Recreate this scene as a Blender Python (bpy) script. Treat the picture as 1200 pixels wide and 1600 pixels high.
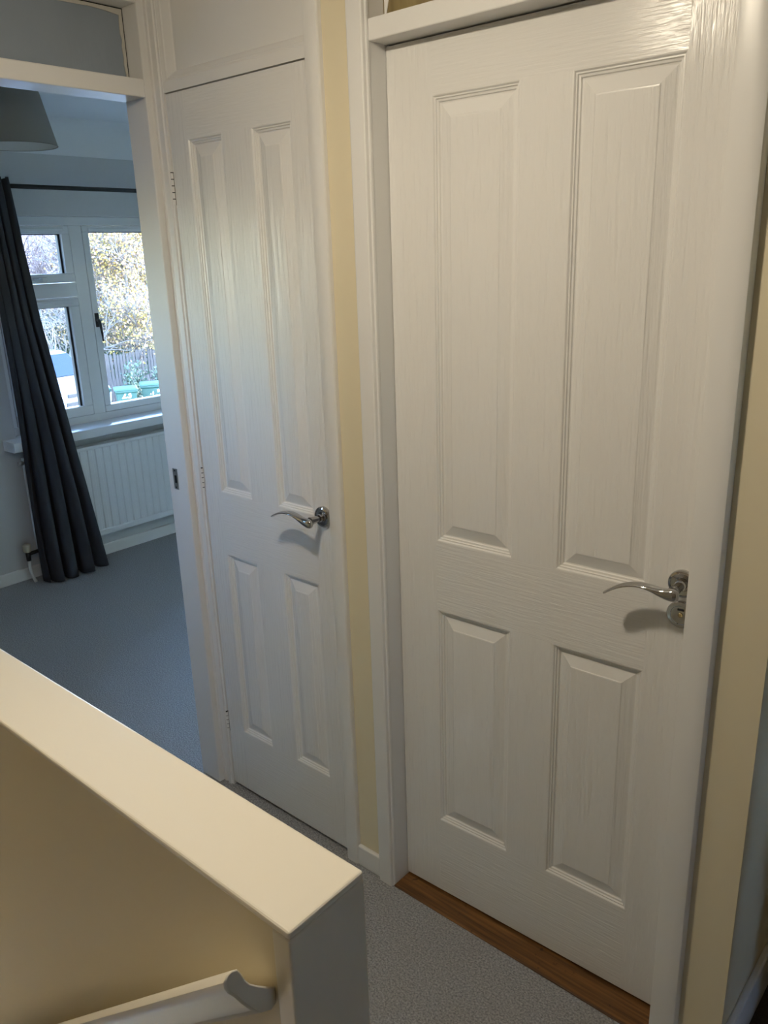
import bpy, bmesh, math, random
from mathutils import Vector, Matrix
random.seed(7)
for o in list(bpy.data.objects): bpy.data.objects.remove(o)
SC = bpy.context.scene
COL = SC.collection

# ------------------------------------------------------------------ camera
cam = bpy.data.cameras.new('camera'); camo = bpy.data.objects.new('camera', cam); COL.objects.link(camo)
cam.sensor_fit = 'VERTICAL'; cam.sensor_height = 36.0; cam.lens = 36.0*1268.46/1600.0
cam.clip_start = 0.02; cam.clip_end = 500
camo.matrix_world = (Matrix.Translation((1.1666, -1.3720, 1.6044)) @ Matrix.Rotation(math.radians(41.384), 4, 'Z')
                     @ Matrix.Rotation(math.radians(72.338), 4, 'X') @ Matrix.Rotation(math.radians(-1.871), 4, 'Z'))
SC.camera = camo

# ------------------------------------------------------------------ world, sun, exposure
SC.view_settings.view_transform = 'Standard'; SC.view_settings.look = 'None'
SC.view_settings.gamma = 1.0; SC.view_settings.use_curve_mapping = False
SC.view_settings.exposure = 0.22
W = bpy.data.worlds.new('sky'); SC.world = W; W.use_nodes = True
nt = W.node_tree; bg = nt.nodes['Background']
sky = nt.nodes.new('ShaderNodeTexSky'); sky.sky_type = 'NISHITA'; sky.sun_disc = False
sky.sun_elevation = math.radians(32); sky.sun_rotation = math.radians(8); sky.air_density = 1.0; sky.dust_density = 0.6; sky.ozone_density = 3.0
nt.links.new(sky.outputs[0], bg.inputs[0]); bg.inputs[1].default_value = 6.0
sd = bpy.data.lights.new('sun', 'SUN'); sd.energy = 1.5; sd.color = (1.0, .88, .70); sd.angle = math.radians(.6)
so = bpy.data.objects.new('sun', sd); COL.objects.link(so)
so.rotation_euler = (-Vector((.0, .85, .50))).to_track_quat('-Z', 'Y').to_euler()

# ------------------------------------------------------------------ materials
MATS = {}
def mat(name, col, rough=.5, metal=0., spec=.5, bump=None, var=None, emit=None, coat=0.):
    """bump=(scale xyz, strength, distance[, detail]); var=(scale xyz, other colour, amount)"""
    m = bpy.data.materials.new(name); m.use_nodes = True
    n = m.node_tree.nodes; l = m.node_tree.links; b = n['Principled BSDF']
    b.inputs['Base Color'].default_value = (*col, 1); b.inputs['Roughness'].default_value = rough
    b.inputs['Metallic'].default_value = metal; b.inputs['Specular IOR Level'].default_value = spec
    b.inputs['Coat Weight'].default_value = coat
    tc = n.new('ShaderNodeTexCoord')
    def noise(scale, detail=4, dist=0.):
        mp = n.new('ShaderNodeMapping'); mp.inputs['Scale'].default_value = scale
        l.new(tc.outputs['Object'], mp.inputs[0])
        t = n.new('ShaderNodeTexNoise'); t.inputs['Scale'].default_value = 1; t.inputs['Detail'].default_value = detail
        t.inputs['Distortion'].default_value = dist
        l.new(mp.outputs[0], t.inputs['Vector']); return t
    if bump:
        t = noise(bump[0], bump[3] if len(bump) > 3 else 4, .3)
        bp = n.new('ShaderNodeBump'); bp.inputs['Strength'].default_value = bump[1]; bp.inputs['Distance'].default_value = bump[2]
        l.new(t.outputs[0], bp.inputs['Height']); l.new(bp.outputs[0], b.inputs['Normal'])
    if var:
        t = noise(var[0], 5); r = n.new('ShaderNodeValToRGB')
        r.color_ramp.elements[0].position = .5-.5*var[2]*.5-.08; r.color_ramp.elements[1].position = .5+.25*var[2]+.08
        r.color_ramp.elements[0].color = (*col, 1); r.color_ramp.elements[1].color = (*var[1], 1)
        l.new(t.outputs[0], r.inputs[0]); l.new(r.outputs[0], b.inputs['Base Color'])
    if emit:
        b.inputs['Emission Color'].default_value = (*emit[0], 1); b.inputs['Emission Strength'].default_value = emit[1]
    MATS[name] = m; return m
WH = (.80, .79, .77)
mat('door_stile', WH, .21, spec=.34, bump=((125, 125, 8), .9, .0030, 4))
mat('door_rail', WH, .21, spec=.34, bump=((13, 120, 210), .6, .0019, 3))
mat('trim_white', WH, .28, spec=.36, bump=((60, 60, 4), .12, .001, 2))
mat('trim_cream', (.82, .77, .66), .30, bump=((9, 45, 60), .12, .0012, 3))
mat('cream_wall', (.78, .695, .50), .55, bump=((90, 90, 90), .10, .001))
mat('ceiling_white', (.80, .80, .80), .8)
mat('bedroom_wall', (.60, .60, .60), .7, bump=((120, 120, 120), .08, .001))
mat('carpet', (.26, .264, .274), .95, spec=.15, bump=((240, 240, 240), 1.0, .009, 4), var=((210, 210, 210), (.58, .585, .60), .45))
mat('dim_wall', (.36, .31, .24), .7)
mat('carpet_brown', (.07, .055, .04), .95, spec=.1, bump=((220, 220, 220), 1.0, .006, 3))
mat('chrome', (.50, .495, .49), .08, metal=1.)
mat('brass', (.75, .60, .30), .25, metal=1.)
mat('dull_steel', (.60, .60, .60), .3, metal=1.)
mat('hole_black', (.01, .01, .01), .8)
mat('upvc', (.80, .81, .82), .22)
mat('gasket', (.015, .015, .015), .6)
mat('radiator_white', (.76, .77, .78), .35)
mat('curtain_charcoal', (.022, .024, .030), .75, bump=((500, 500, 200), .3, .001), var=((14, 14, 5), (.034, .037, .044), .8))
mat('black_metal', (.012, .012, .012), .4)
mat('shade_taupe', (.34, .32, .285), .85, bump=((400, 400, 400), .2, .0006))
mat('shade_lining', (.75, .75, .74), .6)
mat('transom_grey', (.31, .36, .42), .42, bump=((10, 12, 6), .7, .010, 6), var=((5, 4, 3), (.26, .31, .37), .8))
mat('transom_brown', (.16, .115, .045), .3, var=((38, 38, 5), (.34, .27, .13), .5))
mat('plaster_rough', (.62, .60, .54), .8, bump=((120, 120, 60), .6, .004))
mat('bulb_glow', (1, 1, 1), .4, emit=((1.0, .87, .67), 335))
mat('plastic_white', (.8, .8, .78), .4)
mat('plastic_ivory', (.55, .50, .38), .45)
mat('tarmac', (.10, .10, .105), .9, bump=((8, 8, 8), .3, .01))
mat('paving', (.09, .09, .09), .9)
mat('car_white', (.30, .31, .325), .2, coat=.5)
mat('car_glass', (.006, .018, .040), .04, spec=.18)
mat('car_dark', (.03, .03, .035), .5)
mat('lamp_clear', (.7, .75, .8), .1)
mat('tyre', (.02, .02, .02), .8)
mat('bin_green', (.016, .055, .045), .45)
mat('bin_dark', (.012, .045, .038), .5)
mat('number_white', (.85, .85, .85), .6)
mat('fence_wood', (.022, .021, .024), .85, var=((9, 9, 1.5), (.045, .040, .044), .8))
mat('bark', (.10, .085, .08), .85, var=((6, 6, 2), (.19, .165, .155), .8))
mat('bark_dark', (.10, .07, .068), .9)
mat('leaf_yellow', (.36, .24, .055), .6, var=((1.2, 1.2, 1.2), (.34, .22, .12), .9))
mat('leaf_gold', (.42, .31, .08), .6)
mat('leaf_rust', (.20, .12, .085), .6)
mat('hill_wood', (.085, .07, .08), .95, bump=((1.5, 1.5, 1.5), 1., .4), var=((.8, .8, .35), (.14, .11, .115), .8))
mat('leaf_green', (.022, .045, .030), .6, var=((2, 2, 2), (.05, .08, .05), .8))
mat('white_petal', (.85, .84, .80), .6)
def wood_mat():
    m = mat('oak_brown', (.20, .085, .022), .45)
    n = m.node_tree.nodes; l = m.node_tree.links; b = n['Principled BSDF']
    tc = n.new('ShaderNodeTexCoord'); mp = n.new('ShaderNodeMapping'); mp.inputs['Scale'].default_value = (5, 130, 60)
    l.new(tc.outputs['Object'], mp.inputs[0]); t = n.new('ShaderNodeTexNoise'); t.inputs['Scale'].default_value = 1; t.inputs['Detail'].default_value = 6
    l.new(mp.outputs[0], t.inputs[0]); r = n.new('ShaderNodeValToRGB')
    for p, c in ((.30, (.058, .025, .007)), (.55, (.165, .072, .018)), (.75, (.25, .115, .032))):
        e = r.color_ramp.elements.new(p); e.color = (*c, 1)
    r.color_ramp.elements[0].color = (.045, .018, .005, 1); r.color_ramp.elements[-1].color = (.21, .11, .04, 1)
    l.new(t.outputs[0], r.inputs[0])
    v = n.new('ShaderNodeTexNoise'); v.inputs['Scale'].default_value = 45; v.inputs['Detail'].default_value = 3; l.new(tc.outputs['Object'], v.inputs[0])
    r2 = n.new('ShaderNodeValToRGB'); r2.color_ramp.elements[0].position = .66; r2.color_ramp.elements[1].position = .74; l.new(v.outputs[0], r2.inputs[0])
    mx = n.new('ShaderNodeMixRGB'); mx.inputs[2].default_value = (.04, .017, .006, 1); l.new(r2.outputs[0], mx.inputs[0]); l.new(r.outputs[0], mx.inputs[1])
    l.new(mx.outputs[0], b.inputs['Base Color'])
    bp = n.new('ShaderNodeBump'); bp.inputs['Strength'].default_value = .4; bp.inputs['Distance'].default_value = .001; l.new(t.outputs[0], bp.inputs['Height']); l.new(bp.outputs[0], b.inputs['Normal'])
wood_mat()
def glass_mat():
    m = bpy.data.materials.new('window_glass'); m.use_nodes = True; n = m.node_tree.nodes; l = m.node_tree.links
    n.remove(n['Principled BSDF']); out = n['Material Output']
    tr = n.new('ShaderNodeBsdfTransparent'); tr.inputs[0].default_value = (.95, .97, .97, 1)
    gl = n.new('ShaderNodeBsdfGlossy'); gl.inputs['Roughness'].default_value = .02
    fr = n.new('ShaderNodeFresnel'); fr.inputs[0].default_value = 1.35
    mx = n.new('ShaderNodeMixShader'); l.new(fr.outputs[0], mx.inputs[0]); l.new(tr.outputs[0], mx.inputs[1]); l.new(gl.outputs[0], mx.inputs[2]); l.new(mx.outputs[0], out.inputs[0])
    MATS['window_glass'] = m
glass_mat()

# ------------------------------------------------------------------ helpers
def box(bm, x0, x1, y0, y1, z0, z1, mi=0):
    v = [bm.verts.new(p) for p in ((x0,y0,z0),(x1,y0,z0),(x1,y1,z0),(x0,y1,z0),(x0,y0,z1),(x1,y0,z1),(x1,y1,z1),(x0,y1,z1))]
    for f in ((0,3,2,1),(4,5,6,7),(0,1,5,4),(1,2,6,5),(2,3,7,6),(3,0,4,7)):
        bm.faces.new([v[i] for i in f]).material_index = mi
def prism(bm, prof, axis, a, b, mi=0):
    """extrude a closed 2-D profile; axis 'z': (x,y), 'x': (y,z), 'y': (x,z)"""
    def P(p, t): return {'z': (p[0], p[1], t), 'x': (t, p[0], p[1]), 'y': (p[0], t, p[1])}[axis]
    A = [bm.verts.new(P(p, a)) for p in prof]; B = [bm.verts.new(P(p, b)) for p in prof]; n = len(prof)
    for i in range(n): bm.faces.new((A[i], A[(i+1) % n], B[(i+1) % n], B[i])).material_index = mi
    bm.faces.new(A[::-1]); bm.faces.new(B)
def lathe(bm, prof, c=(0,0,0), axis='z', seg=32, mi=0):
    """prof: list of (radius, height); axis: direction of height"""
    rings = []
    for r, h in prof:
        ring = []
        for k in range(seg):
            t = 2*math.pi*k/seg; u, w = r*math.cos(t), r*math.sin(t)
            p = {'z': (u, w, h), 'y': (u, h, w), 'x': (h, u, w)}[axis]
            ring.append(bm.verts.new((p[0]+c[0], p[1]+c[1], p[2]+c[2])))
        rings.append(ring)
    for a, b in zip(rings, rings[1:]):
        for k in range(seg): bm.faces.new((a[k], a[(k+1) % seg], b[(k+1) % seg], b[k])).material_index = mi
    if prof[0][0] > 1e-6: bm.faces.new(rings[0][::-1])
    if prof[-1][0] > 1e-6: bm.faces.new(rings[-1])
def tube(bm, pts, rad, seg=8, caps=True, mi=0):
    pts = [Vector(p) for p in pts]; n = len(pts); rad = rad if hasattr(rad, '__len__') else [rad]*n
    rings = []; up = None
    for i, p in enumerate(pts):
        d = (pts[min(i+1, n-1)]-pts[max(i-1, 0)]).normalized()
        if up is None: up = Vector((0,0,1)) if abs(d.z) < .9 else Vector((1,0,0))
        s = d.cross(up).normalized(); up = s.cross(d).normalized()
        rings.append([bm.verts.new(p+(s*math.cos(t)+up*math.sin(t))*rad[i]) for t in (2*math.pi*k/seg for k in range(seg))])
    for a, b in zip(rings, rings[1:]):
        for k in range(seg): bm.faces.new((a[k], a[(k+1) % seg], b[(k+1) % seg], b[k])).material_index = mi
    if caps: bm.faces.new(rings[0][::-1]); bm.faces.new(rings[-1])
def obj(name, bm, mats, parent=None, bevel=0, smooth=False, fix=True, seg=2):
    if fix: bmesh.ops.recalc_face_normals(bm, faces=bm.faces)
    me = bpy.data.meshes.new(name); bm.to_mesh(me); bm.free()
    for m in ([mats] if isinstance(mats, str) else mats): me.materials.append(MATS[m])
    if smooth: me.polygons.foreach_set('use_smooth', [True]*len(me.polygons))
    o = bpy.data.objects.new(name, me); COL.objects.link(o)
    if parent is not None:
        o.parent = parent
        if parent.get('_world'): o.matrix_parent_inverse = parent.matrix_basis.inverted()
    if bevel:
        b = o.modifiers.new('bevel', 'BEVEL'); b.width = bevel; b.segments = seg; b.limit_method = 'ANGLE'; b.angle_limit = math.radians(40)
    return o
def N(): return bmesh.new()
def boxes(name, lst, m, parent=None, bevel=0, **k):
    bm = N()
    for b in lst: box(bm, *b)
    return obj(name, bm, m, parent, bevel, **k)
def struct(o, label=None):
    o['kind'] = 'structure'
    if label: o['label'] = label
    return o
def tag(o, label, cat, group=None):
    o['label'] = label; o['category'] = cat
    if group: o['group'] = group
    return o
def thing(name, label, cat, loc, group=None):
    o = bpy.data.objects.new(name, None); COL.objects.link(o); o.location = loc; o.empty_display_size = .1
    o.matrix_basis = Matrix.Translation(loc); o['_world'] = 1
    return tag(o, label, cat, group)
def autosmooth(o, deg=35):
    me = o.data
    me.polygons.foreach_set('use_smooth', [True]*len(me.polygons))
    bm = bmesh.new(); bm.from_mesh(me)
    for e in bm.edges:
        if len(e.link_faces) == 2 and e.calc_face_angle(0) > math.radians(deg): e.smooth = False
    bm.to_mesh(me); bm.free(); return o

CZ = 2.30          # landing ceiling height
CB = 2.28          # bedroom ceiling height
YW = -.045         # landing face of the wall that holds the two doors
# ------------------------------------------------------------------ room shell
struct(boxes('floor_landing', [(-.77, 4.2, -.953, .0, -.20, 0), (.65, 4.2, -2.0, -.953, -.20, 0)], 'carpet'), 'grey carpeted landing floor outside the two panelled doors')
struct(boxes('floor_bedroom', [(-3.2, -.77, -1.5, 2.9, -.20, 0)], 'carpet'), 'grey carpeted bedroom floor beyond the open doorway')
struct(boxes('floor_cupboard', [(-.77, .84, .0, 2.9, -.20, 0)], 'carpet'), 'floor behind the two closed doors')
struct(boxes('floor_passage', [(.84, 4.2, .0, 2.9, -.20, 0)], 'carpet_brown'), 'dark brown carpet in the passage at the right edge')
struct(boxes('ceiling', [(-3.3, 4.3, -2.1, 3.0, CZ, CZ+.2)], 'ceiling_white'), 'white ceiling')
struct(boxes('ceiling_bedroom', [(-2.96, -.81, -1.5, 2.9, CB, CZ)], 'ceiling_white'), 'white bedroom ceiling')
# wall with the doors (cream strips between and beside the frames)
struct(boxes('wall_doors', [(-.128, -.02, YW, .05, 0, CZ), (.735, .84, YW, .05, 0, CZ)], 'cream_wall'), 'narrow cream wall strips beside the white door frames')
struct(boxes('wall_passage', [(.74, .84, .05, 2.9, 0, CZ)], 'cream_wall'), 'cream wall running back into the dark passage at right')
struct(boxes('wall_passage_unseen', [(.84, 4.2, 1.7, 1.8, 0, CZ), (1.40, 4.2, YW, .05, 0, CZ), (1.40, 1.45, .20, 1.7, 0, CZ)], 'cream_wall'))  # unseen; side walls added so their gap shapes the daylight strip at right
struct(boxes('wall_cupboard_back', [(-.77, .84, .75, .85, 0, CZ), (-.13, -.02, .05, .75, 0, CZ)], 'ceiling_white'))
# end wall with the bedroom doorway (opening Y -.83..-.065)
struct(boxes('wall_end', [(-.81, -.745, -2.0, -.86, 0, CZ), (-.81, -.77, -.035, 2.9, 0, CZ)], 'cream_wall'), 'end wall of the landing around the bedroom doorway')
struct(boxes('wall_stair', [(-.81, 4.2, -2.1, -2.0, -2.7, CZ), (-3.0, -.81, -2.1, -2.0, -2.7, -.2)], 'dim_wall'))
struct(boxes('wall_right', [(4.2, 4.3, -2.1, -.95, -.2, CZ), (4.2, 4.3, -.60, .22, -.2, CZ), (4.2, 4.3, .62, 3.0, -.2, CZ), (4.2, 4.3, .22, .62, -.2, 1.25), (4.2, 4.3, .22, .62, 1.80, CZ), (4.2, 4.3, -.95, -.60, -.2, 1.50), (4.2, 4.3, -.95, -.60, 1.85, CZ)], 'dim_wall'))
# bedroom walls
WY0, WY1, WZ0, WZ1 = .47, 2.66, .757, 1.838
struct(boxes('wall_window', [(-3.24, -2.96, -1.6, WY0, -.2, CZ), (-3.24, -2.96, WY1, 3.0, -.2, CZ), (-3.24, -2.96, WY0, WY1, -.2, WZ0-.04), (-3.24, -2.96, WY0, WY1, WZ1, CZ)], 'bedroom_wall'), 'grey-white bedroom wall around the window')
struct(boxes('wall_bedroom_side', [(-3.2, -.81, 2.9, 3.0, -.2, CZ), (-.81, 4.3, 2.9, 3.0, -.2, CZ)], 'bedroom_wall'))
struct(boxes('wall_bedroom_near', [(-3.2, -1.55, -1.6, -1.5, -.2, CZ), (-1.15, -.81, -1.6, -1.5, -.2, CZ), (-1.55, -1.15, -1.6, -1.5, -.2, 1.35), (-1.55, -1.15, -1.6, -1.5, 1.80, CZ)], 'bedroom_wall'))
struct(boxes('wall_bedroom_partition', [(-.815, -.81, -1.5, -.86, 0, CZ)], 'bedroom_wall'))
def plain_window(n, xs, ys, zs, ax):
    (x0, x1), (y0, y1), (z0, z1) = xs, ys, zs; f = .045
    L = [(x0, x1, y0, y1, z0, z0+f), (x0, x1, y0, y1, z1-f, z1)]
    L += [(x0, x0+f, y0, y1, z0+f, z1-f), (x1-f, x1, y0, y1, z0+f, z1-f)] if ax == 'x' else [(x0, x1, y0, y0+f, z0+f, z1-f), (x0, x1, y1-f, y1, z0+f, z1-f)]
    w = struct(boxes(n, L, 'upvc', bevel=.003)); cx, cy = (x0+x1)/2, (y0+y1)/2
    boxes('pane', [(x0+f, x1-f, cy-.003, cy+.003, z0+f, z1-f)] if ax == 'x' else [(cx-.003, cx+.003, y0+f, y1-f, z0+f, z1-f)], 'window_glass', w)
plain_window('window_2', (-1.55, -1.15), (-1.58, -1.53), (1.35, 1.80), 'x')
plain_window('window_added', (4.23, 4.28), (.22, .62), (1.25, 1.80), 'y')  # unseen window added to throw daylight through the gap onto the passage wall
plain_window('window_3', (4.23, 4.28), (-.95, -.60), (1.50, 1.85), 'y')
# coving of the bedroom
bm = N(); pr = [(-2.96, 2.125), (-2.96, CB), (-2.82, CB)]
for k in range(9):
    t = k/8*math.pi/2; pr.append((-2.835-.11*math.sin(t), 2.27-.13*(1-math.cos(t))))
pr.append((-2.945, 2.138)); pr.append((-2.948, 2.125))
prism(bm, pr, 'y', -1.5, 2.9); struct(autosmooth(obj('trim_1', bm, 'ceiling_white')), 'white curved coving above the bedroom window')
def skirt(n, lst, label): struct(boxes('baseboard_'+n, lst, 'trim_white', bevel=.004), label)
skirt('window', [(-2.96, -2.945, -1.5, 2.9, 0, .066)], 'low white skirting board under the bedroom radiator')
skirt('doors', [(-.127, -.047, -.058, YW, 0, .064), (.757, .853, -.058, YW, 0, .070)], 'short piece of white skirting between the door frames')
skirt('passage', [(.84, .855, -.045, 1.7, 0, .115)], 'white skirting along the passage wall')
# stairwell below
st = struct(boxes('floor_stairwell', [(-3.0, .65, -2.0, -.84, -2.8, -2.7)], 'carpet'))
for i in range(12):
    x1 = .65-i*.22; boxes('step', [(x1-.24, x1, -2.0, -.955, -2.7, -.19*(i+1))], 'carpet', st)
struct(boxes('wall_stairwell', [(-3.0, -.725, -.953, -.84, -2.7, -.2), (-3.1, -3.0, -2.1, -.84, -2.7, -.2), (.65, .75, -2.0, -.953, -2.7, -.2)], 'cream_wall'))

# ------------------------------------------------------------------ half wall beside the stairs
hw = struct(boxes('wall_half', [(-.745, .622, -.948, -.843, -.25, .939)], 'cream_wall'), 'low cream wall guarding the stairwell')
boxes('cap_board', [(-.745, .650, -.953, -.839, .939, .950)], 'trim_cream', hw, bevel=.004, seg=3)['label'] = 'glossy cream painted cap board'
boxes('end_board', [(.622, .650, -.953, -.839, -.02, .9392)], 'trim_cream', hw, bevel=.003, seg=3)['label'] = 'cream painted board closing the wall end'

# ------------------------------------------------------------------ panelled doors
def panel_mesh(x0, x1, z0, z1, back=.036):
    """moulded panel: ogee with fine steps, quirk, wide bevel up to a raised field"""
    prof = [(0, 0), (.0025, .0005), (.005, .0035), (.0075, .0035), (.009, .0065), (.0125, .0072), (.014, .0100), (.0165, .0105), (.0185, .0098), (.041, .0030), (.0425, .0018), (.045, .0015)]
    bm = N(); rings = []
    for ins, d in prof:
        rings.append([bm.verts.new(p) for p in ((x0+ins, d, z0+ins), (x1-ins, d, z0+ins), (x1-ins, d, z1-ins), (x0+ins, d, z1-ins))])
    for q, (a, b) in enumerate(zip(rings, rings[1:])):
        for k in range(4): bm.faces.new((a[k], a[(k+1) % 4], b[(k+1) % 4], b[k])).material_index = 1 if q < 8 or k in (0, 2) else 0
    bm.faces.new(rings[-1])
    bk = [bm.verts.new(p) for p in ((x0, back, z0), (x1, back, z0), (x1, back, z1), (x0, back, z1))]
    for k in range(4): bm.faces.new((rings[0][(k+1) % 4], rings[0][k], bk[k], bk[(k+1) % 4]))
    bm.faces.new(bk[::-1]); return bm
def door(name, label, w, xs, zs, loc, yaw):
    """xs: panel edges (x0,x1,x2,x3), zs: (lower bottom, lower top, upper bottom, upper top); origin bottom left of the face"""
    h = 1.981; T = .038; bm = N()
    box(bm, 0, xs[0], 0, T, 0, h, 0); box(bm, xs[3], w, 0, T, 0, h, 0)
    for a, b in ((0, zs[0]), (zs[1], zs[2]), (zs[3], h)): box(bm, xs[0], xs[3], 0, T, a, b, 1)
    for a, b in ((zs[0], zs[1]), (zs[2], zs[3])): box(bm, xs[1], xs[2], 0, T, a, b, 0)
    d = struct(obj(name, bm, ['door_stile', 'door_rail']), label); d.location = loc; d.rotation_euler = (0, 0, yaw)
    for a, b in ((xs[0], xs[1]), (xs[2], xs[3])):
        for c, e in ((zs[0], zs[1]), (zs[2], zs[3])): obj('panel', panel_mesh(a, b, c, e), ['door_stile', 'trim_white'], d)
    return d
dA = door('door_1', 'wide white four-panel door with lever handle and lock', .709, (.108, .304, .406, .602), (.217, .801, .970, 1.882), (.002, .001, .010), math.radians(1.55))
dB = door('door_2', 'narrow white four-panel cupboard door beside the bedroom doorway', .505, (.070, .203, .306, .440), (.208, .791, .974, 1.874), (-.678, -.040, .012), math.radians(0))

def loft(bm, secs, seg=16):
    """secs: (centre, side axis half-vector, up axis half-vector)"""
    rings = [[bm.verts.new(Vector(c)+Vector(a)*math.cos(2*math.pi*k/seg)+Vector(b)*math.sin(2*math.pi*k/seg)) for k in range(seg)] for c, a, b in secs]
    for p, q in zip(rings, rings[1:]):
        for k in range(seg): bm.faces.new((p[k], p[(k+1) % seg], q[(k+1) % seg], q[k]))
    bm.faces.new(rings[0][::-1]); bm.faces.new(rings[-1])
def lever(parent, x, z, off=.058, droop=0):
    """rose at local (x,z) on the door face; lever runs towards -x in a wave"""
    h = bpy.data.objects.new('lever_handle', None); COL.objects.link(h); h.parent = parent; h.location = (x, 0, z); h['label'] = 'polished chrome wave lever handle'
    bm = N(); lathe(bm, [(.0265, 0), (.0265, -.006), (.0250, -.0085), (.0215, -.0098), (.0210, -.0085), (.0140, -.0088), (.0130, -.0110), (.0001, -.0110)], axis='y', seg=40)
    autosmooth(obj('rose', bm, 'chrome', h), 30)
    bm = N(); lathe(bm, [(.0105, -.009), (.0105, -.016), (.0085, -.018), (.0085, -.030), (.0095, -.040), (.0105, -off+.006)], axis='y', seg=24)
    autosmooth(obj('neck', bm, 'chrome', h), 40)
    # wave path (x, z, half width in y, half height)
    P = [(.013, -.0035, .0040, .0060), (.0095, -.0036, .0082, .0105), (.002, -.0036, .0095, .0128), (-.008, -.0026, .0098, .0118), (-.020, .0006, .0102, .0090), (-.034, .0064, .0108, .0062), (-.050, .0110, .0116, .0044),
         (-.068, .0124, .0124, .0037), (-.084, .0106, .0130, .0034), (-.100, .0060, .0134, .0032), (-.114, .0000, .0130, .0031), (-.124, -.0057, .0112, .0030), (-.1295, -.0090, .0065, .0026), (-.1310, -.0100, .0015, .0010)]
    secs = []
    for i, (px, pz, hw_, hh) in enumerate(P):
        q = P[min(i+1, len(P)-1)]; r = P[max(i-1, 0)]; t = Vector((q[0]-r[0], 0, q[1]-r[1])).normalized()
        if i < 4: t = Vector((-1, 0, 0))
        nrm = Vector((-t.z, 0, t.x)); 
        secs.append(((px, -off, pz), (0, hw_, 0), nrm*hh))
    bm = N(); loft(bm, secs, 20)
    o = obj('lever', bm, 'chrome', h, smooth=True); s = o.modifiers.new('sub', 'SUBSURF'); s.levels = 1; s.render_levels = 2
    o.rotation_euler = (0, math.radians(droop), 0)
    return h
lever(dA, .665, 1.001, droop=-9)
lever(dB, .474, .979, off=.055)
# thumb-turn lock plate below the handle of door 1
lk = bpy.data.objects.new('lock_plate', None); COL.objects.link(lk); lk.parent = dA; lk.location = (.667, 0, .940); lk['label'] = 'round chrome lock plate with brass centre'
bm = N(); lathe(bm, [(.0265, 0), (.0265, -.0055), (.0250, -.0075), (.0185, -.0085), (.0175, -.0072), (.0001, -.0072)], axis='y', seg=40); autosmooth(obj('plate', bm, 'chrome', lk), 30)
bm = N(); lathe(bm, [(.0045, -.007), (.0045, -.0088), (.0001, -.0092)], axis='y', seg=16); obj('release_slot', bm, 'brass', lk, smooth=True)
boxes('indicator', [(-.006, .006, -.0078, -.007, .0085, .0125)], 'hole_black', lk)
# hinges of door 2 (painted over)
for z, h in ((1.765, .078), (.220, .070), (1.000, .070)):
    hg = bpy.data.objects.new('hinge', None); COL.objects.link(hg); hg.parent = dB; hg.location = (-.003, 0, z); hg['label'] = 'small paint-clogged butt hinge'
    n = 5; hh = h/n
    for k in range(n):
        bm = N(); lathe(bm, [(.0001, 0), (.0042, 0), (.0042, hh-.0022), (.0001, hh-.0022)], c=(0, -.004, -h/2+k*hh), seg=14)
        autosmooth(obj('knuckle', bm, 'trim_white', hg))
    bm = N(); lathe(bm, [(.0001, 0), (.0030, 0), (.0030, h), (.0001, h)], c=(0, -.004, -h/2), seg=10); obj('pin', bm, 'hole_black', hg, smooth=True)
    boxes('leaf', [(-.004, .003, -.0012, .03, -h/2, h/2)], 'dull_steel' if z == 1.0 else 'hole_black', hg)

# ------------------------------------------------------------------ door frames
def vprism(name, prof, z0, z1, m, label, **k):
    bm = N(); prism(bm, prof, 'z', z0, z1); return struct(autosmooth(obj(name, bm, m, **k), 28), label)
# frame of door 1
vprism('trim_2', [(-.047, YW), (-.047, -.058), (-.0455, -.0615), (-.042, -.0635), (-.006, -.0645), (-.0035, -.0625), (-.002, -.0560), (.0000, -.0555), (.0015, -.0535), (.0017, -.048), (.0005, -.046), (.0005, .03), (-.03, .03), (-.03, YW)], 0, CZ, 'trim_white', 'white frame and architrave on the left of the wide door')
vprism('trim_3', [(.757, YW), (.757, -.060), (.7545, -.0650), (.750, -.0668), (.735, -.0672), (.722, -.0658), (.709, -.0652), (.7045, -.0640), (.7035, -.0600), (.7035, -.045), (.7125, -.045), (.7125, .05), (.74, .05), (.74, YW)], 0, CZ, 'trim_white', 'white architrave on the right of the wide door overlapping its handle')
tA = struct(boxes('trim_4', [(.0005, .7125, -.050, .03, 1.994, 2.033)], 'trim_white', bevel=.0025), 'white head rail across the top of the wide door')
boxes('transom_pane', [(.0005, .7125, -.002, .006, 2.033, CZ)], 'transom_brown', tA)['label'] = 'olive brown streaked pane above the wide door'
bm = N()
rr = random.Random(3); pts = [(.004, 2.033)]
for k in range(14): pts.append((.0065+.006*rr.random()+(.006 if k in (2, 3, 4) else 0), 2.034+k*.017))
pts.append((.004, CZ)); prism(bm, [(p[0], p[1]) for p in pts], 'y', -.0035, -.002); obj('peeling_paint', bm, 'trim_white', tA)
th = struct(boxes('trim_5', [(.001, .7125, -.058, .045, -.002, .0035)], 'oak_brown', bevel=.0015), 'worn brown wooden threshold strip under the wide door')
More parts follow.
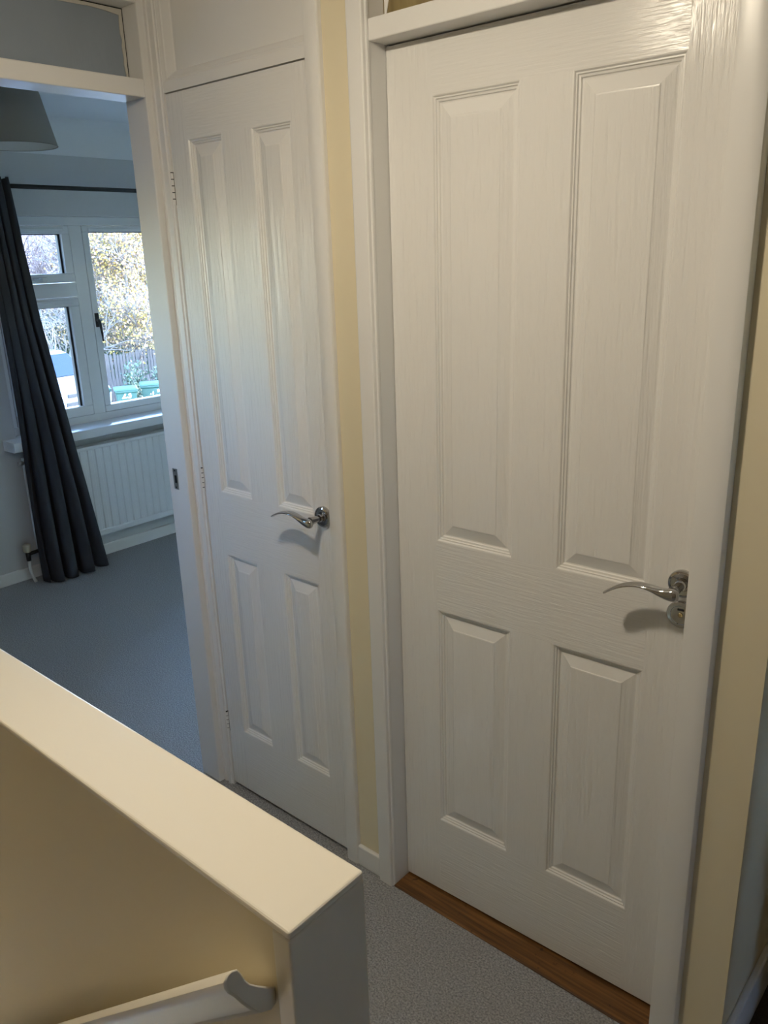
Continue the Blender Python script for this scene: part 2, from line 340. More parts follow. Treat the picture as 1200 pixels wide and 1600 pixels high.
# frame of door 2
vprism('trim_6', [(-.1705, -.002), (-.1705, -.052), (-.169, -.0565), (-.165, -.0585), (-.136, -.0590), (-.131, -.0575), (-.1285, -.0540), (-.1275, YW), (-.1275, -.002)], 0, CZ, 'trim_white', 'white frame on the right of the narrow cupboard door')
vprism('trim_7', [(-.7255, -.034), (-.7255, -.046), (-.716, -.0465), (-.7135, -.0440), (-.704, -.0440), (-.702, -.0475), (-.690, -.0475), (-.688, -.0440), (-.6815, -.0435), (-.6815, -.002), (-.7255, -.002)], 0, CZ, 'trim_white', 'ribbed white frame on the left of the narrow cupboard door')
tB = struct(boxes('trim_8', [(-.6815, -.1705, -.0425, .0, 1.996, 2.020)], 'trim_white'), 'white panelled board above the narrow cupboard door')
bm = N(); rings = []
for ins, d in [(0, -.0425), (.004, -.041), (.008, -.0395), (.012, -.039), (.015, -.0365), (.034, -.0285), (.038, -.026), (.040, -.026)]:
    rings.append([bm.verts.new(p) for p in ((-.6815+ins, d, 2.020+ins*.6), (-.1705-ins*.35, d, 2.020+ins*.6), (-.1705-ins*.35, d, CZ-ins), (-.6815+ins, d, CZ-ins))])
for a, b in zip(rings, rings[1:]):
    for k in range(4): bm.faces.new((a[k], a[(k+1) % 4], b[(k+1) % 4], b[k]))
bm.faces.new(rings[-1]); bk = [bm.verts.new(p) for p in ((-.6815, 0, 2.02), (-.1705, 0, 2.02), (-.1705, 0, CZ), (-.6815, 0, CZ))]
for k in range(4): bm.faces.new((rings[0][(k+1) % 4], rings[0][k], bk[k], bk[(k+1) % 4]))
bm.faces.new(bk[::-1]); obj('head_panel', bm, 'trim_white', tB)
# frame of the bedroom doorway
fr = struct(boxes('trim_9', [(-.815, -.7255, -.065, -.034, 0, CZ)], 'trim_white', bevel=.003), 'white doorway post between the bedroom and the narrow door')
struct(boxes('trim_10', [(-.815, -.7255, -.862, -.830, 0, CZ)], 'trim_white', bevel=.003), 'white doorway post at the stair side of the bedroom doorway')
lin = struct(boxes('trim_11', [(-.815, -.7255, -.830, -.065, 1.990, 2.031), (-.815, -.7255, -.830, -.065, 2.195, CZ)], 'trim_white', bevel=.003), 'white rail across the top of the bedroom doorway')
boxes('transom_panel', [(-.802, -.790, -.826, -.0705, 2.031, 2.190)], 'transom_grey', lin)['label'] = 'blue-grey painted board filling the opening above the bedroom doorway'
bm = N(); prof = [(-.0655, 2.031)]
for k in range(12): prof.append((-.0705-.005*rr.random()-.004*(k/11)**2, 2.033+k*.0133))
for k in range(1, 20): prof.append((-.076-k*.039, 2.188-.005*rr.random()))
prof += [(-.829, 2.1945), (-.0655, 2.1945)]
prism(bm, prof, 'x', -.7895, -.7865); obj('rough_filler', bm, 'plaster_rough', lin)
boxes('gap_shadow', [(-.7868, -.7855, -.0668, -.0655, 2.031, 2.194), (-.7868, -.7855, -.20, -.0655, 2.1925, 2.1945)], 'hole_black', lin)['label'] = 'black strips painting the shadow in the crack along the edge of the filler'  # shade of the gap put in as black strips
sp = bpy.data.objects.new('strike_plate', None); COL.objects.link(sp); sp.parent = fr; sp['label'] = 'small steel strike plate with dark latch hole'
boxes('plate', [(-.792, -.770, -.0662, -.0645, .972, 1.034)], 'dull_steel', sp, bevel=.0008)
boxes('latch_hole', [(-.784, -.775, -.0666, -.0645, .991, 1.014)], 'hole_black', sp)
for z in (.978, 1.028):
    bm = N(); lathe(bm, [(.0001, -.0668), (.0025, -.0668), (.0028, -.0655)], c=(-.781, 0, z), axis='y', seg=10); obj('screw', bm, 'black_metal', sp)

# ------------------------------------------------------------------ handrail on the stair side of the half wall
hr = thing('handrail', 'cream painted moulded handrail sloping down beside the stairs', 'handrail', (.62, -.98, .86))
prof = [(-1.001, .919), (-1.007, .918), (-1.0115, .912), (-1.0115, .904), (-1.008, .895), (-1.001, .884), (-.993, .868), (-.983, .850), (-.971, .836), (-.957, .828), (-.9485, .832), (-.9485, .853), (-.958, .861), (-.970, .873), (-.980, .884), (-.986, .895), (-.990, .907), (-.994, .915)]
bm = N(); sl = .90; L = 2.6
A = [bm.verts.new((.615, y, z)) for y, z in prof]; B = [bm.verts.new((.615-L, y, z-sl*L)) for y, z in prof]; n = len(prof)
for i in range(n): bm.faces.new((A[i], A[(i+1) % n], B[(i+1) % n], B[i]))
bm.faces.new(A[::-1]); bm.faces.new(B)
o = obj('rail', bm, 'trim_cream', hr); autosmooth(o, 40); b = o.modifiers.new('bevel', 'BEVEL'); b.width = .0025; b.segments = 2; b.limit_method = 'ANGLE'; b.angle_limit = math.radians(60)
for x in (.2, -.5):
    bm = N(); z0 = .82-sl*(.615-x); tube(bm, [(x, -.949, z0-.03), (x, -.975, z0-.03), (x, -.978, z0+.02)], .006, 8); obj('bracket', bm, 'trim_cream', hr, smooth=True)

# ------------------------------------------------------------------ landing lamp (just above the picture)
LP = (.29, -.84); LZ = 2.168
la = thing('landing_lamp', 'small round light fitted to the landing ceiling between the doors and the low wall', 'lamp', (*LP, CZ))
bm = N(); lathe(bm, [(.0001, CZ), (.062, CZ), (.062, LZ+.004), (.058, LZ), (.052, LZ), (.052, LZ+.010), (.0001, LZ+.010)], c=(*LP, 0), seg=40); autosmooth(obj('fitting', bm, 'plastic_white', la))
bm = N(); lathe(bm, [(.050, LZ+.0095), (.050, LZ-.004), (.045, LZ-.013), (.034, LZ-.021), (.018, LZ-.026), (.0001, LZ-.0275)], c=(*LP, 0), seg=40); autosmooth(obj('lens', bm, 'bulb_glow', la))

# ------------------------------------------------------------------ bedroom window
win = struct(boxes('window_1', [(-3.09, -3.02, WY0, WY1, WZ0, .797), (-3.09, -3.02, WY0, WY1, 1.795, WZ1), (-3.09, -3.02, WY0, WY0+.045, .797, 1.795), (-3.09, -3.02, WY1-.045, WY1, .797, 1.795),
    (-3.09, -3.018, .955, 1.026, .797, 1.795), (-3.09, -3.018, 1.79, 1.86, .797, 1.795), (-3.09, -3.018, WY0+.045, .955, 1.435, 1.508)], 'upvc', bevel=.003), 'white plastic bedroom window with small top vent and tall panes')
def sash(y0, y1, z0, z1, wd=.050, x=-3.016, handle=None):
    s = bpy.data.objects.new('sash', None); COL.objects.link(s); s.parent = win
    g = .002; y0 += g; y1 -= g; z0 += g; z1 -= g
    boxes('sash_frame', [(x-.06, x, y0, y1, z0, z0+wd), (x-.06, x, y0, y1, z1-wd+.006, z1), (x-.06, x, y0, y0+wd, z0+wd, z1-wd+.006), (x-.06, x, y1-wd, y1, z0+wd, z1-wd+.006)], 'upvc', s, bevel=.004)
    boxes('bead', [(x-.05, x-.008, y0+wd-.008, y1-wd+.008, z0+wd-.008, z0+wd+.0015), (x-.05, x-.008, y0+wd-.008, y0+wd+.002, z0+wd, z1-wd)], 'upvc', s, bevel=.002)
    boxes('gasket', [(x-.045, x-.02, y1-wd-.012, y1-wd+.002, z0+wd, z1-wd+.004), (x-.045, x-.022, y0+wd, y1-wd, z1-wd+.002, z1-wd+.006)], 'gasket', s)
    boxes('pane', [(x-.036, x-.030, y0+wd-.004, y1-wd+.004, z0+wd-.004, z1-wd+.008)], 'window_glass', s)
    boxes('trickle_vent', [(x-.001, x+.010, y0+.035, y1-.035, z1-.030, z1-.012)], 'upvc', s, bevel=.003)
    return s
s1 = sash(WY0+.045, .955, 1.508, 1.795, .046)
s2 = sash(WY0+.045, .955, .797, 1.435, .052)
s3 = sash(1.026, 1.79, .797, 1.795, .036)
s4 = sash(1.86, WY1-.045, .797, 1.795, .046)
def whandle(s, p, d, m):
    bm = N(); x, y, z = p
    d = Vector(d).normalized()
    tube(bm, [(x, y, z), (x+.018, y, z), Vector((x+.026, y, z))+d*.015, Vector((x+.024, y, z))+d*.07, Vector((x+.018, y, z))+d*.115], [.008, .008, .007, .006, .004], 10)
    obj('catch', bm, m, s, smooth=True)
    e = d*.03; boxes('catch_plate', [(x-.002, x+.008, y-abs(e.y)-.008, y+abs(e.y)+.008, z-abs(e.z)-.008, z+abs(e.z)+.008)], m, s, bevel=.003)
whandle(s3, (-3.016, 1.046, 1.305), (0, .10, -1), 'black_metal')
whandle(s1, (-3.016, .755, 1.530), (0, -1, -.10), 'dull_steel')
bm = N(); prism(bm, [(-3.02, .712), (-3.02, .757), (-2.850, .757), (-2.842, .754), (-2.838, .746), (-2.838, .716), (-2.841, .709), (-2.848, .706), (-2.96, .706)], 'y', .40, 2.73)
struct(autosmooth(obj('trim_12', bm, 'upvc'), 25), 'white window board under the bedroom window')
struct(boxes('trim_13', [(-3.24, -3.09, WY0, WY1, WZ0-.04, WZ0)], 'upvc'), 'outer sill of the bedroom window')

# ------------------------------------------------------------------ radiator
rad = thing('radiator', 'white ribbed panel radiator under the bedroom window', 'radiator', (-2.88, 1.2, .15))
RY0, RY1 = .47, 2.20
pitch = .0455; prof = [(RY0, -2.885)]; y = RY0
prof.append((RY0, -2.866))
while y+pitch <= RY1:
    for dy, x in ((.004, -2.866), (.009, -2.860), (.030, -2.860), (.035, -2.866)): prof.append((y+dy, x))
    y += pitch
prof += [(RY1, -2.866), (RY1, -2.885)]
bm = N(); prism(bm, [(x, y) for y, x in prof], 'z', .186, .640); autosmooth(obj('ribbed_front', bm, 'radiator_white', rad), 50)
boxes('bottom_rail', [(-2.886, -2.856, RY0, RY1, .150, .186)], 'radiator_white', rad, bevel=.008, seg=3)
boxes('top_rail', [(-2.886, -2.858, RY0, RY1, .640, .660)], 'radiator_white', rad, bevel=.005, seg=3)
boxes('back_panel', [(-2.945, -2.930, RY0, RY1, .150, .650)], 'radiator_white', rad, bevel=.004)
boxes('top_grille', [(-2.945, -2.886, RY0, RY1, .650, .654)], 'radiator_white', rad)
for y in (.6, 2.0): boxes('wall_bracket', [(-2.962, -2.884, y, y+.03, .2, .6)], 'radiator_white', rad)
bm = N(); lathe(bm, [(.0001, 0), (.012, 0), (.012, .022), (.006, .024), (.006, .03)], c=(-2.915, .44, .635), axis='y', seg=12); obj('bleed_cap', bm, 'dull_steel', rad, smooth=True).matrix_world
bm = N(); lathe(bm, [(.016, .168), (.020, .172), (.021, .205), (.017, .210), (.0001, .212)], c=(-2.90, .402, 0), seg=20); autosmooth(obj('valve_cap', bm, 'plastic_ivory', rad))
bm = N(); tube(bm, [(-2.90, .402, .12), (-2.90, .402, .168)], .012, 12); tube(bm, [(-2.90, .402, .155), (-2.90, .475, .160)], .010, 12); obj('valve_body', bm, 'black_metal', rad, smooth=True)
bm = N(); tube(bm, [(-2.90, .402, .125), (-2.90, .400, .08), (-2.895, .404, .035), (-2.88, .412, .0)], .0085, 12); obj('pipe', bm, 'plastic_white', rad, smooth=True)

# ------------------------------------------------------------------ curtain and rod
rod = thing('curtain_rod', 'thin black curtain pole above the bedroom window', 'curtain rod', (-2.86, 1.4, 1.963))
bm = N(); tube(bm, [(-2.86, .30, 1.963), (-2.86, 2.50, 1.963)], .0105, 16); obj('pole', bm, 'black_metal', rod, smooth=True)
for y in (.30, 2.50):
    bm = N(); bmesh.ops.create_uvsphere(bm, u_segments=14, v_segments=8, radius=.022, matrix=Matrix.Translation((-2.86, y, 1.963))); obj('finial', bm, 'black_metal', rod, smooth=True)
for y in (.36, 2.44):
    boxes('bracket', [(-2.962, -2.855, y-.006, y+.006, 1.945, 1.957), (-2.962, -2.955, y-.015, y+.015, 1.92, 1.99)], 'black_metal', rod)
def curtain():
    bm = N(); NS, NZ = 150, 70; rows = []
    def lerp(tab, z):
        for (a, va), (b, vb) in zip(tab, tab[1:]):
            if z <= b: return va+(vb-va)*(z-a)/(b-a)
        return tab[-1][1]
    Lf = [(0, .430), (.5, .435), (1.0, .440), (1.5, .448), (2.0, .450)]
    Rt = [(0, .765), (.2, .745), (.5, .715), (.9, .668), (1.35, .612), (1.7, .590), (2.0, .580)]
    for j in range(NZ+1):
        z = .012+(1.996-.012)*j/NZ; row = []; y0, y1 = lerp(Lf, z), lerp(Rt, z); k = 1-z/2.0
        for i in range(NS+1):
            s = i/NS; ph = 2*math.pi*(4.3*s+.25*math.sin(3.1*s+.5)+.06*math.sin(4*z+5*s))
            amp = .018+.036*k**.8
            x = -2.852+.030*min(1, k*1.8)+.045*k*(1-abs(2*s-1)**2)*.8+amp*math.cos(ph)+.006*math.sin(2.3*ph+3*z)
            yy = y0+(y1-y0)*s+(.010+.012*k)*math.sin(ph*2+.6)*.6
            zz = z + (.006*math.sin(ph*1.0) if j == NZ else 0)
            row.append(bm.verts.new((max(x, -2.833 if z < .80 else -2.935), yy, zz)))
        rows.append(row)
    for a, b in zip(rows, rows[1:]):
        for i in range(NS): bm.faces.new((a[i], a[i+1], b[i+1], b[i]))
    o = obj('curtain', bm, 'curtain_charcoal', smooth=True); m = o.modifiers.new('thick', 'SOLIDIFY'); m.thickness = .003
    return tag(o, 'long charcoal pleated curtain hanging to the carpet beside the window', 'curtain')
curtain()

# ------------------------------------------------------------------ pendant lamp in the bedroom
PX, PY = -1.9, .178
pl = thing('pendant_lamp', 'taupe fabric drum lampshade hanging from the bedroom ceiling', 'lamp', (PX, PY, CB))
bm = N(); lathe(bm, [(.140, 2.012), (.097, 2.205)], c=(PX, PY, 0), seg=56)
bm2 = bm
o = None
for f in [f for f in bm2.faces if len(f.verts) > 4]: bm2.faces.remove(f)
o = obj('shade', bm2, ['shade_taupe', 'shade_lining'], pl, smooth=True)
m = o.modifiers.new('thick', 'SOLIDIFY'); m.thickness = .002; m.offset = -1; m.material_offset = 1
bm = N(); lathe(bm, [(.1395, 2.0135), (.1415, 2.012), (.1395, 2.0105), (.1375, 2.012), (.1395, 2.0135)], c=(PX, PY, 0), seg=56)
for f in [f for f in bm.faces if len(f.verts) > 4]: bm.faces.remove(f)
obj('bottom_ring', bm, 'shade_taupe', pl, smooth=True)
bm = N()
for k in range(3):
    a = 2*math.pi*k/3; tube(bm, [(PX, PY, 2.190), (PX+.097*math.cos(a), PY+.097*math.sin(a), 2.203)], .002, 6)
obj('spider', bm, 'plastic_white', pl)
bm = N(); tube(bm, [(PX, PY, CB), (PX, PY, 2.19)], .003, 8); obj('cord', bm, 'plastic_white', pl)
bm = N(); lathe(bm, [(.012, 2.215), (.018, 2.20), (.018, 2.15), (.0001, 2.149)], c=(PX, PY, 0), seg=18); autosmooth(obj('bulb_holder', bm, 'plastic_white', pl))
bm = N(); lathe(bm, [(.010, 2.15), (.013, 2.13), (.028, 2.10), (.030, 2.075), (.018, 2.052), (.0001, 2.046)], c=(PX, PY, 0), seg=18); obj('bulb', bm, 'plastic_white', pl, smooth=True)
bm = N(); lathe(bm, [(.045, CB), (.045, CB-.010), (.028, CB-.024), (.0001, CB-.025)], c=(PX, PY, 0), seg=24); autosmooth(obj('ceiling_rose', bm, 'plastic_white', pl))

# ================================================================== outside
G = -2.4
struct(boxes('ground', [(-120, -3.3, -60, 90, G-.3, G)], 'paving'), 'pale paved ground outside the window')
struct(boxes('road', [(-60, -10, 3, 9.0, G, G+.012)], 'tarmac'), 'tarmac outside the window')
def bin_(x, y, label, m, number=None, rz=0):
    t = thing('wheelie_bin', label, 'bin', (x, y, G), 'wheelie bins beside the fence')
    t.rotation_euler = (0, 0, rz); t['_world'] = 0
    def ring(bm, hx, hy, z): return [bm.verts.new(p) for p in ((-hx, -hy, z), (hx, -hy, z), (hx, hy, z), (-hx, hy, z))]
    def stack(name, secs, mm, bev):
        bm = N(); R = [ring(bm, *s) for s in secs]
        for a, b in zip(R, R[1:]):
            for k in range(4): bm.faces.new((a[k], a[(k+1) % 4], b[(k+1) % 4], b[k]))
        bm.faces.new(R[0][::-1]); bm.faces.new(R[-1]); o = obj(name, bm, mm, t, bevel=bev); return o
    stack('body', [(.20, .19, .05), (.27, .245, .88), (.30, .270, .90), (.30, .270, .95)], m, .015)
    stack('lid', [(.31, .285, .945), (.315, .29, .965), (.29, .26, .995), (.22, .18, 1.005)], m, .012)
    for s in (-1, 1):
        bm = N(); lathe(bm, [(.0001, s*.20), (.10, s*.20), (.10, s*.25), (.0001, s*.25)], c=(-.22, 0, .10), axis='y', seg=20); obj('wheel', bm, 'tyre', t)
    bm = N(); tube(bm, [(-.34, -.2, .93), (-.36, -.2, .95), (-.36, .2, .95), (-.34, .2, .93)], .015, 8); obj('grip', bm, m, t, smooth=True)
    if number:
        cu = bpy.data.curves.new('number', 'FONT'); cu.body = number; cu.size = .25; cu.align_x = 'CENTER'; cu.align_y = 'CENTER'; cu.extrude = .002; cu.offset = .004
        tmp = bpy.data.objects.new('tmp', cu); COL.objects.link(tmp); dg = bpy.context.evaluated_depsgraph_get()
        me = bpy.data.meshes.new_from_object(tmp.evaluated_get(dg)); bpy.data.objects.remove(tmp)
        me.materials.clear(); me.materials.append(MATS['number_white'])
        o = bpy.data.objects.new('house_number', me); COL.objects.link(o); o.parent = t
        o.rotation_euler = (math.radians(90), 0, math.radians(90)); o.rotation_euler = Matrix.Rotation(math.radians(90), 4, 'Z').to_3x3().__matmul__(Matrix.Rotation(math.radians(90-4.5), 3, 'X')).to_euler()
        o.location = (.272, 0, .835); o['label'] = 'white painted number 23'
    return t
bin_(-17.2, 9.77, 'green wheelie bin numbered 23 seen through the tall window pane', 'bin_green', '23', math.radians(-28))
bin_(-17.83, 9.37, 'dark green bin mostly hidden by the window mullion', 'bin_dark', None, math.radians(-20))
bin_(-17.36, 10.62, 'green bin to the right of the numbered one', 'bin_green', None, math.radians(-32))

bm = N(); HN = 28; rows = []
hr_ = random.Random(17)
for i in range(HN+1):
    y = -20+70*i/HN; rows.append([bm.verts.new((x+hr_.uniform(-.6, .6), y, z+hr_.uniform(-.35, .35)*(k > 0))) for k, (x, z) in enumerate(((-36, G-.1), (-38, 0.5), (-41, 3.0), (-45, 5.6), (-50, 7.5), (-58, 8.0), (-60, G-.1)))])
for a, b in zip(rows, rows[1:]):
    for k in range(6): bm.faces.new((a[k], a[k+1], b[k+1], b[k]))
struct(obj('hillside', bm, 'hill_wood', smooth=True), 'hazy brown wooded bank far behind the trees')
# fence of upright palings
FX, FY0, NB = -20.9, 11.05, 50
fe = thing('paling_fence', 'dark weathered upright paling fence behind the bins', 'fence', (FX, FY0, G))
proto = None
for i in range(NB):
    y = FY0+i*.105
    if proto is None:
        bm = N(); prism(bm, [(-.042, 0), (.042, 0), (.042, 1.38), (0, 1.44), (-.042, 1.38)], 'x', -.01, .01); o = obj('paling', bm, 'fence_wood', fe); o.matrix_parent_inverse = Matrix(); proto = o
    else:
        o = proto.copy(); COL.objects.link(o); o.parent = fe
    o.location = (random.uniform(-.01, .01), i*.105, random.uniform(-.05, .04)); o.rotation_euler = (random.uniform(-.02, .02), 0, 0)
for z in (.35, 1.1): boxes('rail', [(FX-.05, FX-.012, FY0-.1, FY0+NB*.105, G+z, G+z+.07)], 'fence_wood', fe)
for i in range(4): boxes('post', [(FX-.15, FX-.05, FY0+i*2.1, FY0+.1+i*2.1, G, G+1.45)], 'fence_wood', fe)

# white car facing the house
def car(x, y, rz):
    t = thing('car', 'white car parked facing the house with blue sky in its windscreen', 'car', (x, y, G))
    t.rotation_euler = (0, 0, rz); t['_world'] = 0
    HW = .90
    def shell(name, prof, widths, m, sub=0, cap=True):
        """prof: closed side outline (x,z); widths: half width for each point"""
        bm = N(); Lr = [bm.verts.new((px, -w, pz)) for (px, pz), w in zip(prof, widths)]; Rr = [bm.verts.new((px, w, pz)) for (px, pz), w in zip(prof, widths)]; n = len(prof)
        for i in range(n): bm.faces.new((Lr[i], Lr[(i+1) % n], Rr[(i+1) % n], Rr[i]))
        bm.faces.new(Lr[::-1]); bm.faces.new(Rr)
        return obj(name, bm, m, t, bevel=.04, seg=3)
    shell('body', [(0, .28), (.02, .55), (-.06, .74), (-.30, .90), (-.95, 1.02), (-1.2, 1.02), (-4.1, 1.02), (-4.25, .8), (-4.2, .28)], [.84, .88, .86, .86, .88, .90, .90, .86, .86], 'car_white')
    shell('cabin', [(-.93, 1.00), (-1.55, 1.60), (-1.80, 1.67), (-3.2, 1.70), (-3.9, 1.60), (-4.15, 1.0)], [.84, .66, .64, .64, .64, .82], 'car_white')
    bm = N(); v = [bm.verts.new(p) for p in ((-.945, -.76, 1.045), (-.945, .76, 1.045), (-1.515, .60, 1.590), (-1.515, -.60, 1.590))]; f = bm.faces.new(v)
    bmesh.ops.translate(bm, verts=v, vec=(.020, 0, .020)); r = bmesh.ops.extrude_face_region(bm, geom=[f]); bmesh.ops.translate(bm, verts=[q for q in r['geom'] if isinstance(q, bmesh.types.BMVert)], vec=(-.02, 0, -.02))
    obj('windscreen', bm, 'car_glass', t)
    for s in (-1, 1):
        bm = N(); q = [(-1.25, 1.06, .825), (-1.72, 1.56, .672), (-3.5, 1.58, .668), (-3.9, 1.06, .82)]
        v = [bm.verts.new((a, s*(w+.012), b)) for a, b, w in q]; v2 = [bm.verts.new((a, s*(w-.02), b)) for a, b, w in q]
        bm.faces.new(v); bm.faces.new(v2[::-1])
        for k in range(4): bm.faces.new((v[k], v[(k+1) % 4], v2[(k+1) % 4], v2[k]))
        obj('side_window', bm, 'car_glass', t)
        bm = N(); prism(bm, [(-.02, .60), (.025, .60), (-.02, .74), (-.18, .80), (-.2, .7)], 'y', s*.84, s*.54); obj('headlamp', bm, 'lamp_clear', t, bevel=.015)
        boxes('mirror', [(-1.25, -1.13, s*.98-.09, s*.98+.09, 1.05, 1.19)], 'car_white', t, bevel=.03)
        for wx in (-.80, -3.4):
            bm = N(); lathe(bm, [(.0001, s*.70), (.32, s*.70), (.33, s*.74), (.33, s*.88), (.30, s*.91), (.0001, s*.91)], c=(wx, 0, .32), axis='y', seg=28); w = autosmooth(obj('wheel', bm, 'tyre', t)); bm = N(); lathe(bm, [(.0001, s*.915), (.20, s*.918), (.215, s*.905)], c=(wx, 0, .32), axis='y', seg=24); obj('hub_cap', bm, 'dull_steel', w)
    boxes('grille', [(-.02, .03, -.48, .48, .60, .70)], 'car_dark', t, bevel=.01)
    boxes('lower_grille', [(-.02, .028, -.55, .55, .36, .48)], 'car_dark', t, bevel=.01)
    boxes('number_plate', [(.02, .036, -.26, .26, .49, .60)], 'number_white', t)
    for s in (-1, 1):
        bm = N(); tube(bm, [(-.93, s*.35-.1, 1.055), (-1.18, s*.35+.28, 1.30)], .008, 6); obj('wiper', bm, 'car_dark', t)
    return t
car(-19.3, 9.78, math.radians(4))

# trees -------------------------------------------------------------
def leaves_mesh(name, pts, size, m, parent, rnd):
    V = []; F = []
    for p in pts:
        s = size*rnd.uniform(.6, 1.3); u = Vector((rnd.gauss(0, 1), rnd.gauss(0, 1), rnd.gauss(0, 1))).normalized(); w = u.orthogonal().normalized()
        w = (Matrix.Rotation(rnd.uniform(0, 6.28), 3, u) @ w); b = len(V)
        V += [p-u*s, p+w*s*.6+u*.1*s, p+u*s, p-w*s*.6+u*.1*s]; F.append((b, b+1, b+2, b+3))
    me = bpy.data.meshes.new(name); me.from_pydata([tuple(v) for v in V], [], F); me.materials.append(MATS[m])
    o = bpy.data.objects.new(name, me); COL.objects.link(o); o.parent = parent; o.matrix_parent_inverse = parent.matrix_basis.inverted(); o['kind'] = 'stuff'
    return o
def tree(name, label, base, H, spread, seed, bark, nl1, nl2, nl3, rt=.12, leaf=None, nleaf=0, lsize=.06, z0=.12, group='trees beyond the fence'):
    rnd = random.Random(seed); t = thing(name, label, 'tree', base, group); b0 = Vector(base)
    tr = N(); br = N(); tips = []
    def limb(bm, p, d, L, r, seg, kinks, grav):
        pts = [p.copy()]; rs = [r]
        for k in range(kinks):
            d = (d+Vector((rnd.gauss(0, .22), rnd.gauss(0, .22), rnd.gauss(0, .16)+grav))).normalized(); p = p+d*(L/kinks); pts.append(p.copy()); rs.append(r*(1-.78*(k+1)/kinks))
        tube(bm, pts, rs, seg, caps=False); return pts
    tp = limb(tr, b0, Vector((rnd.uniform(-.06, .06), rnd.uniform(-.06, .06), 1)), H*.75, rt, 8, 7, .1)
    for i in range(nl1):
        f = z0+(1-z0)*rnd.random(); q = f*(len(tp)-1); k = min(int(q), len(tp)-2); p = tp[k].lerp(tp[k+1], q-k)
        a = rnd.uniform(0, 6.283); d = Vector((math.cos(a), math.sin(a), rnd.uniform(.15, 1.0))).normalized()
        l1 = limb(br, p, d, spread*rnd.uniform(.6, 1.1)*(1.1-.5*f), rt*.34, 5, 5, .05)
        for j in range(nl2):
            k = rnd.randint(1, 4); p2 = l1[k].lerp(l1[min(k+1, 5)], rnd.random()); d2 = (l1[k]-l1[k-1]).normalized()*.6+Vector((rnd.gauss(0, .7), rnd.gauss(0, .7), rnd.gauss(.3, .5)))
            l2 = limb(br, p2, d2.normalized(), spread*rnd.uniform(.25, .5), rt*.15, 4, 4, .05)
            for q in range(nl3):
                k2 = rnd.randint(1, 3); p3 = l2[k2].lerp(l2[k2+1], rnd.random()); d3 = Vector((rnd.gauss(0, .7), rnd.gauss(0, .7), rnd.gauss(.35, .5)))
                l3 = limb(br, p3, d3.normalized(), spread*rnd.uniform(.1, .25), rt*.075, 3, 3, .03); tips += l3[1:]
    obj('trunk', tr, bark, t, smooth=True, fix=False)
    o = obj('branches', br, bark, t, smooth=True, fix=False); o['kind'] = 'stuff'
    if leaf:
        for li, frac in leaf:
            leaves_mesh('foliage', [rnd.choice(tips)+Vector((rnd.gauss(0, .09), rnd.gauss(0, .09), rnd.gauss(0, .09))) for _ in range(int(nleaf*frac))], lsize, li, t, rnd)
    return t
tree('autumn_tree', 'tree with bright yellow autumn leaves filling the tall window pane', (-22.6, 13.6, G), 7.0, 2.6, 11, 'bark', 40, 10, 6, .11, [('leaf_yellow', .4), ('leaf_gold', .35), ('leaf_rust', .25)], 16000, .045)
tree('autumn_tree', 'yellow leaved tree at the right edge of the tall pane', (-24.6, 16.6, G), 7.5, 2.6, 5, 'bark', 32, 9, 6, .12, [('leaf_gold', .45), ('leaf_yellow', .4), ('leaf_rust', .15)], 11000, .05)
tree('bare_tree', 'leafless pale branched tree behind the white car', (-22.4, 10.9, G), 6.0, 2.6, 3, 'bark', 26, 8, 4, .14, None)
tree('bare_tree', 'leafless reddish twigged tree seen in the small top pane', (-27.5, 13.0, G), 8.0, 3.4, 8, 'bark_dark', 30, 10, 6, .15, [('leaf_yellow', 1)], 500, .05)
tree('bare_tree', 'distant leafless tree behind the yellow leaved trees', (-30.5, 19.5, G), 9.0, 3.6, 21, 'bark_dark', 30, 10, 6, .16, None)
tree('bare_tree', 'distant leafless tree behind the curtain edge', (-30.0, 14.8, G), 8.5, 3.6, 33, 'bark_dark', 28, 9, 6, .16, None)
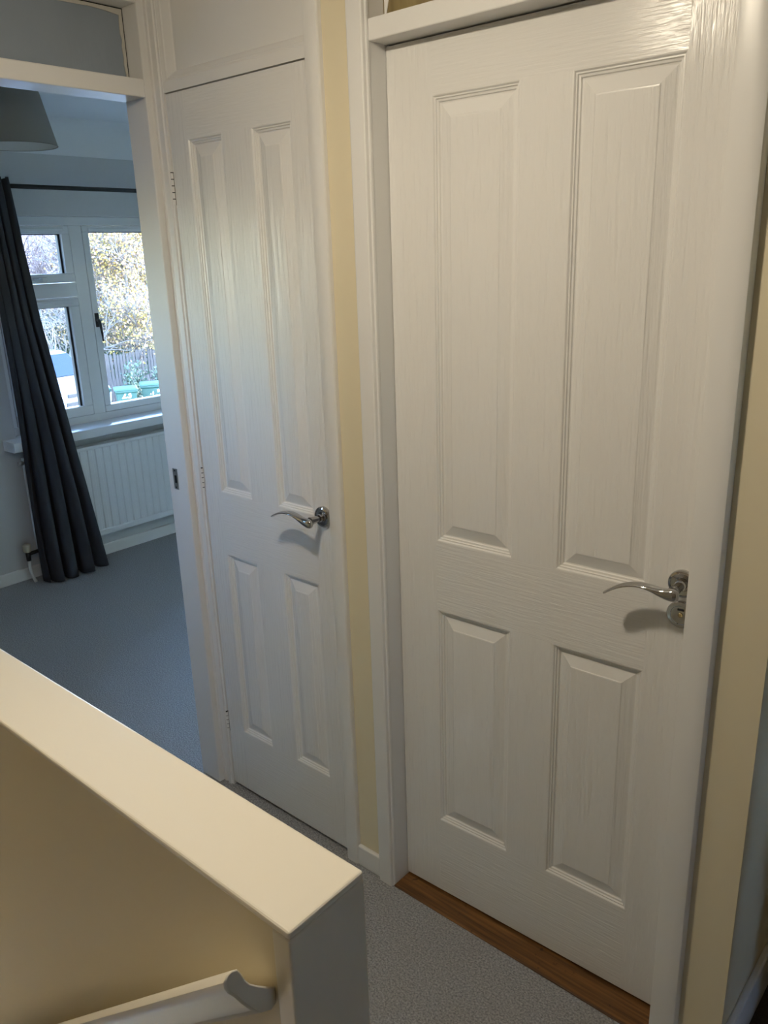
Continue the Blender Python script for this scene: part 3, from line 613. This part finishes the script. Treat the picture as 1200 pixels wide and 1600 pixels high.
def hedge(base, L, H, D, seed, label, n):
    rnd = random.Random(seed); t = thing('evergreen_hedge', label, 'hedge', base); b = Vector(base)
    bm = N(); box(bm, b.x-D*.35, b.x+D*.35, b.y-L*.48, b.y+L*.48, b.z, b.z+H*.88); bmesh.ops.subdivide_edges(bm, edges=bm.edges, cuts=9, use_grid_fill=True)
    for v in bm.verts: v.co += Vector((rnd.gauss(0, .07), rnd.gauss(0, .07), rnd.gauss(0, .07)))
    obj('dense_core', bm, 'leaf_green', t)
    pts = []
    for _ in range(n):
        u = rnd.random()*L-L/2; z = rnd.random()**.8*H; s = rnd.choice((-1, 1)) if rnd.random() < .3 else 1
        pts.append(b+Vector((s*D/2*(1-.3*rnd.random()) if z < H*.85 else rnd.uniform(-D/2, D/2), u, z)))
    leaves_mesh('foliage', pts, .075, 'leaf_green', t, rnd)
hedge((-26.0, 14.5, G), 13, 2.5, 1.4, 4, 'dark evergreen hedge behind the fence and the bare tree', 9000)
def shrub(base, H, seed, label, m, n, name='shrub', ls=.05):
    rnd = random.Random(seed); t = thing(name, label, 'shrub', base); bm = N(); b = Vector(base); pts = []
    for i in range(16):
        a = rnd.uniform(0, 6.28); tip = b+Vector((math.cos(a)*H*.4*rnd.random(), math.sin(a)*H*.4*rnd.random(), H*rnd.uniform(.6, 1))); mid = b.lerp(tip, .5)+Vector((rnd.gauss(0, .05), rnd.gauss(0, .05), .05))
        tube(bm, [b, mid, tip], [.012, .008, .003], 4, caps=False)
        for _ in range(n//16): f = rnd.uniform(.35, 1.02); pts.append(b.lerp(tip, f)+Vector((rnd.gauss(0, .07), rnd.gauss(0, .07), rnd.gauss(0, .06))))
    obj('stems', bm, 'bark_dark', t, fix=False)['kind'] = 'stuff'
    leaves_mesh('foliage', pts, ls, m, t, rnd)
shrub((-16.3, 10.28, G), .98, 6, 'white flowering plant at the right end of the bins', 'white_petal', 260)
shrub((-19.2, 11.3, G), 1.35, 9, 'dark leafy shrub between the fence and the numbered bin', 'leaf_green', 900)
shrub((-19.6, 12.6, G), 1.1, 10, 'low dark leafy shrub at the foot of the fence', 'leaf_green', 700)

for o in bpy.data.objects:
    if '_world' in o: del o['_world']
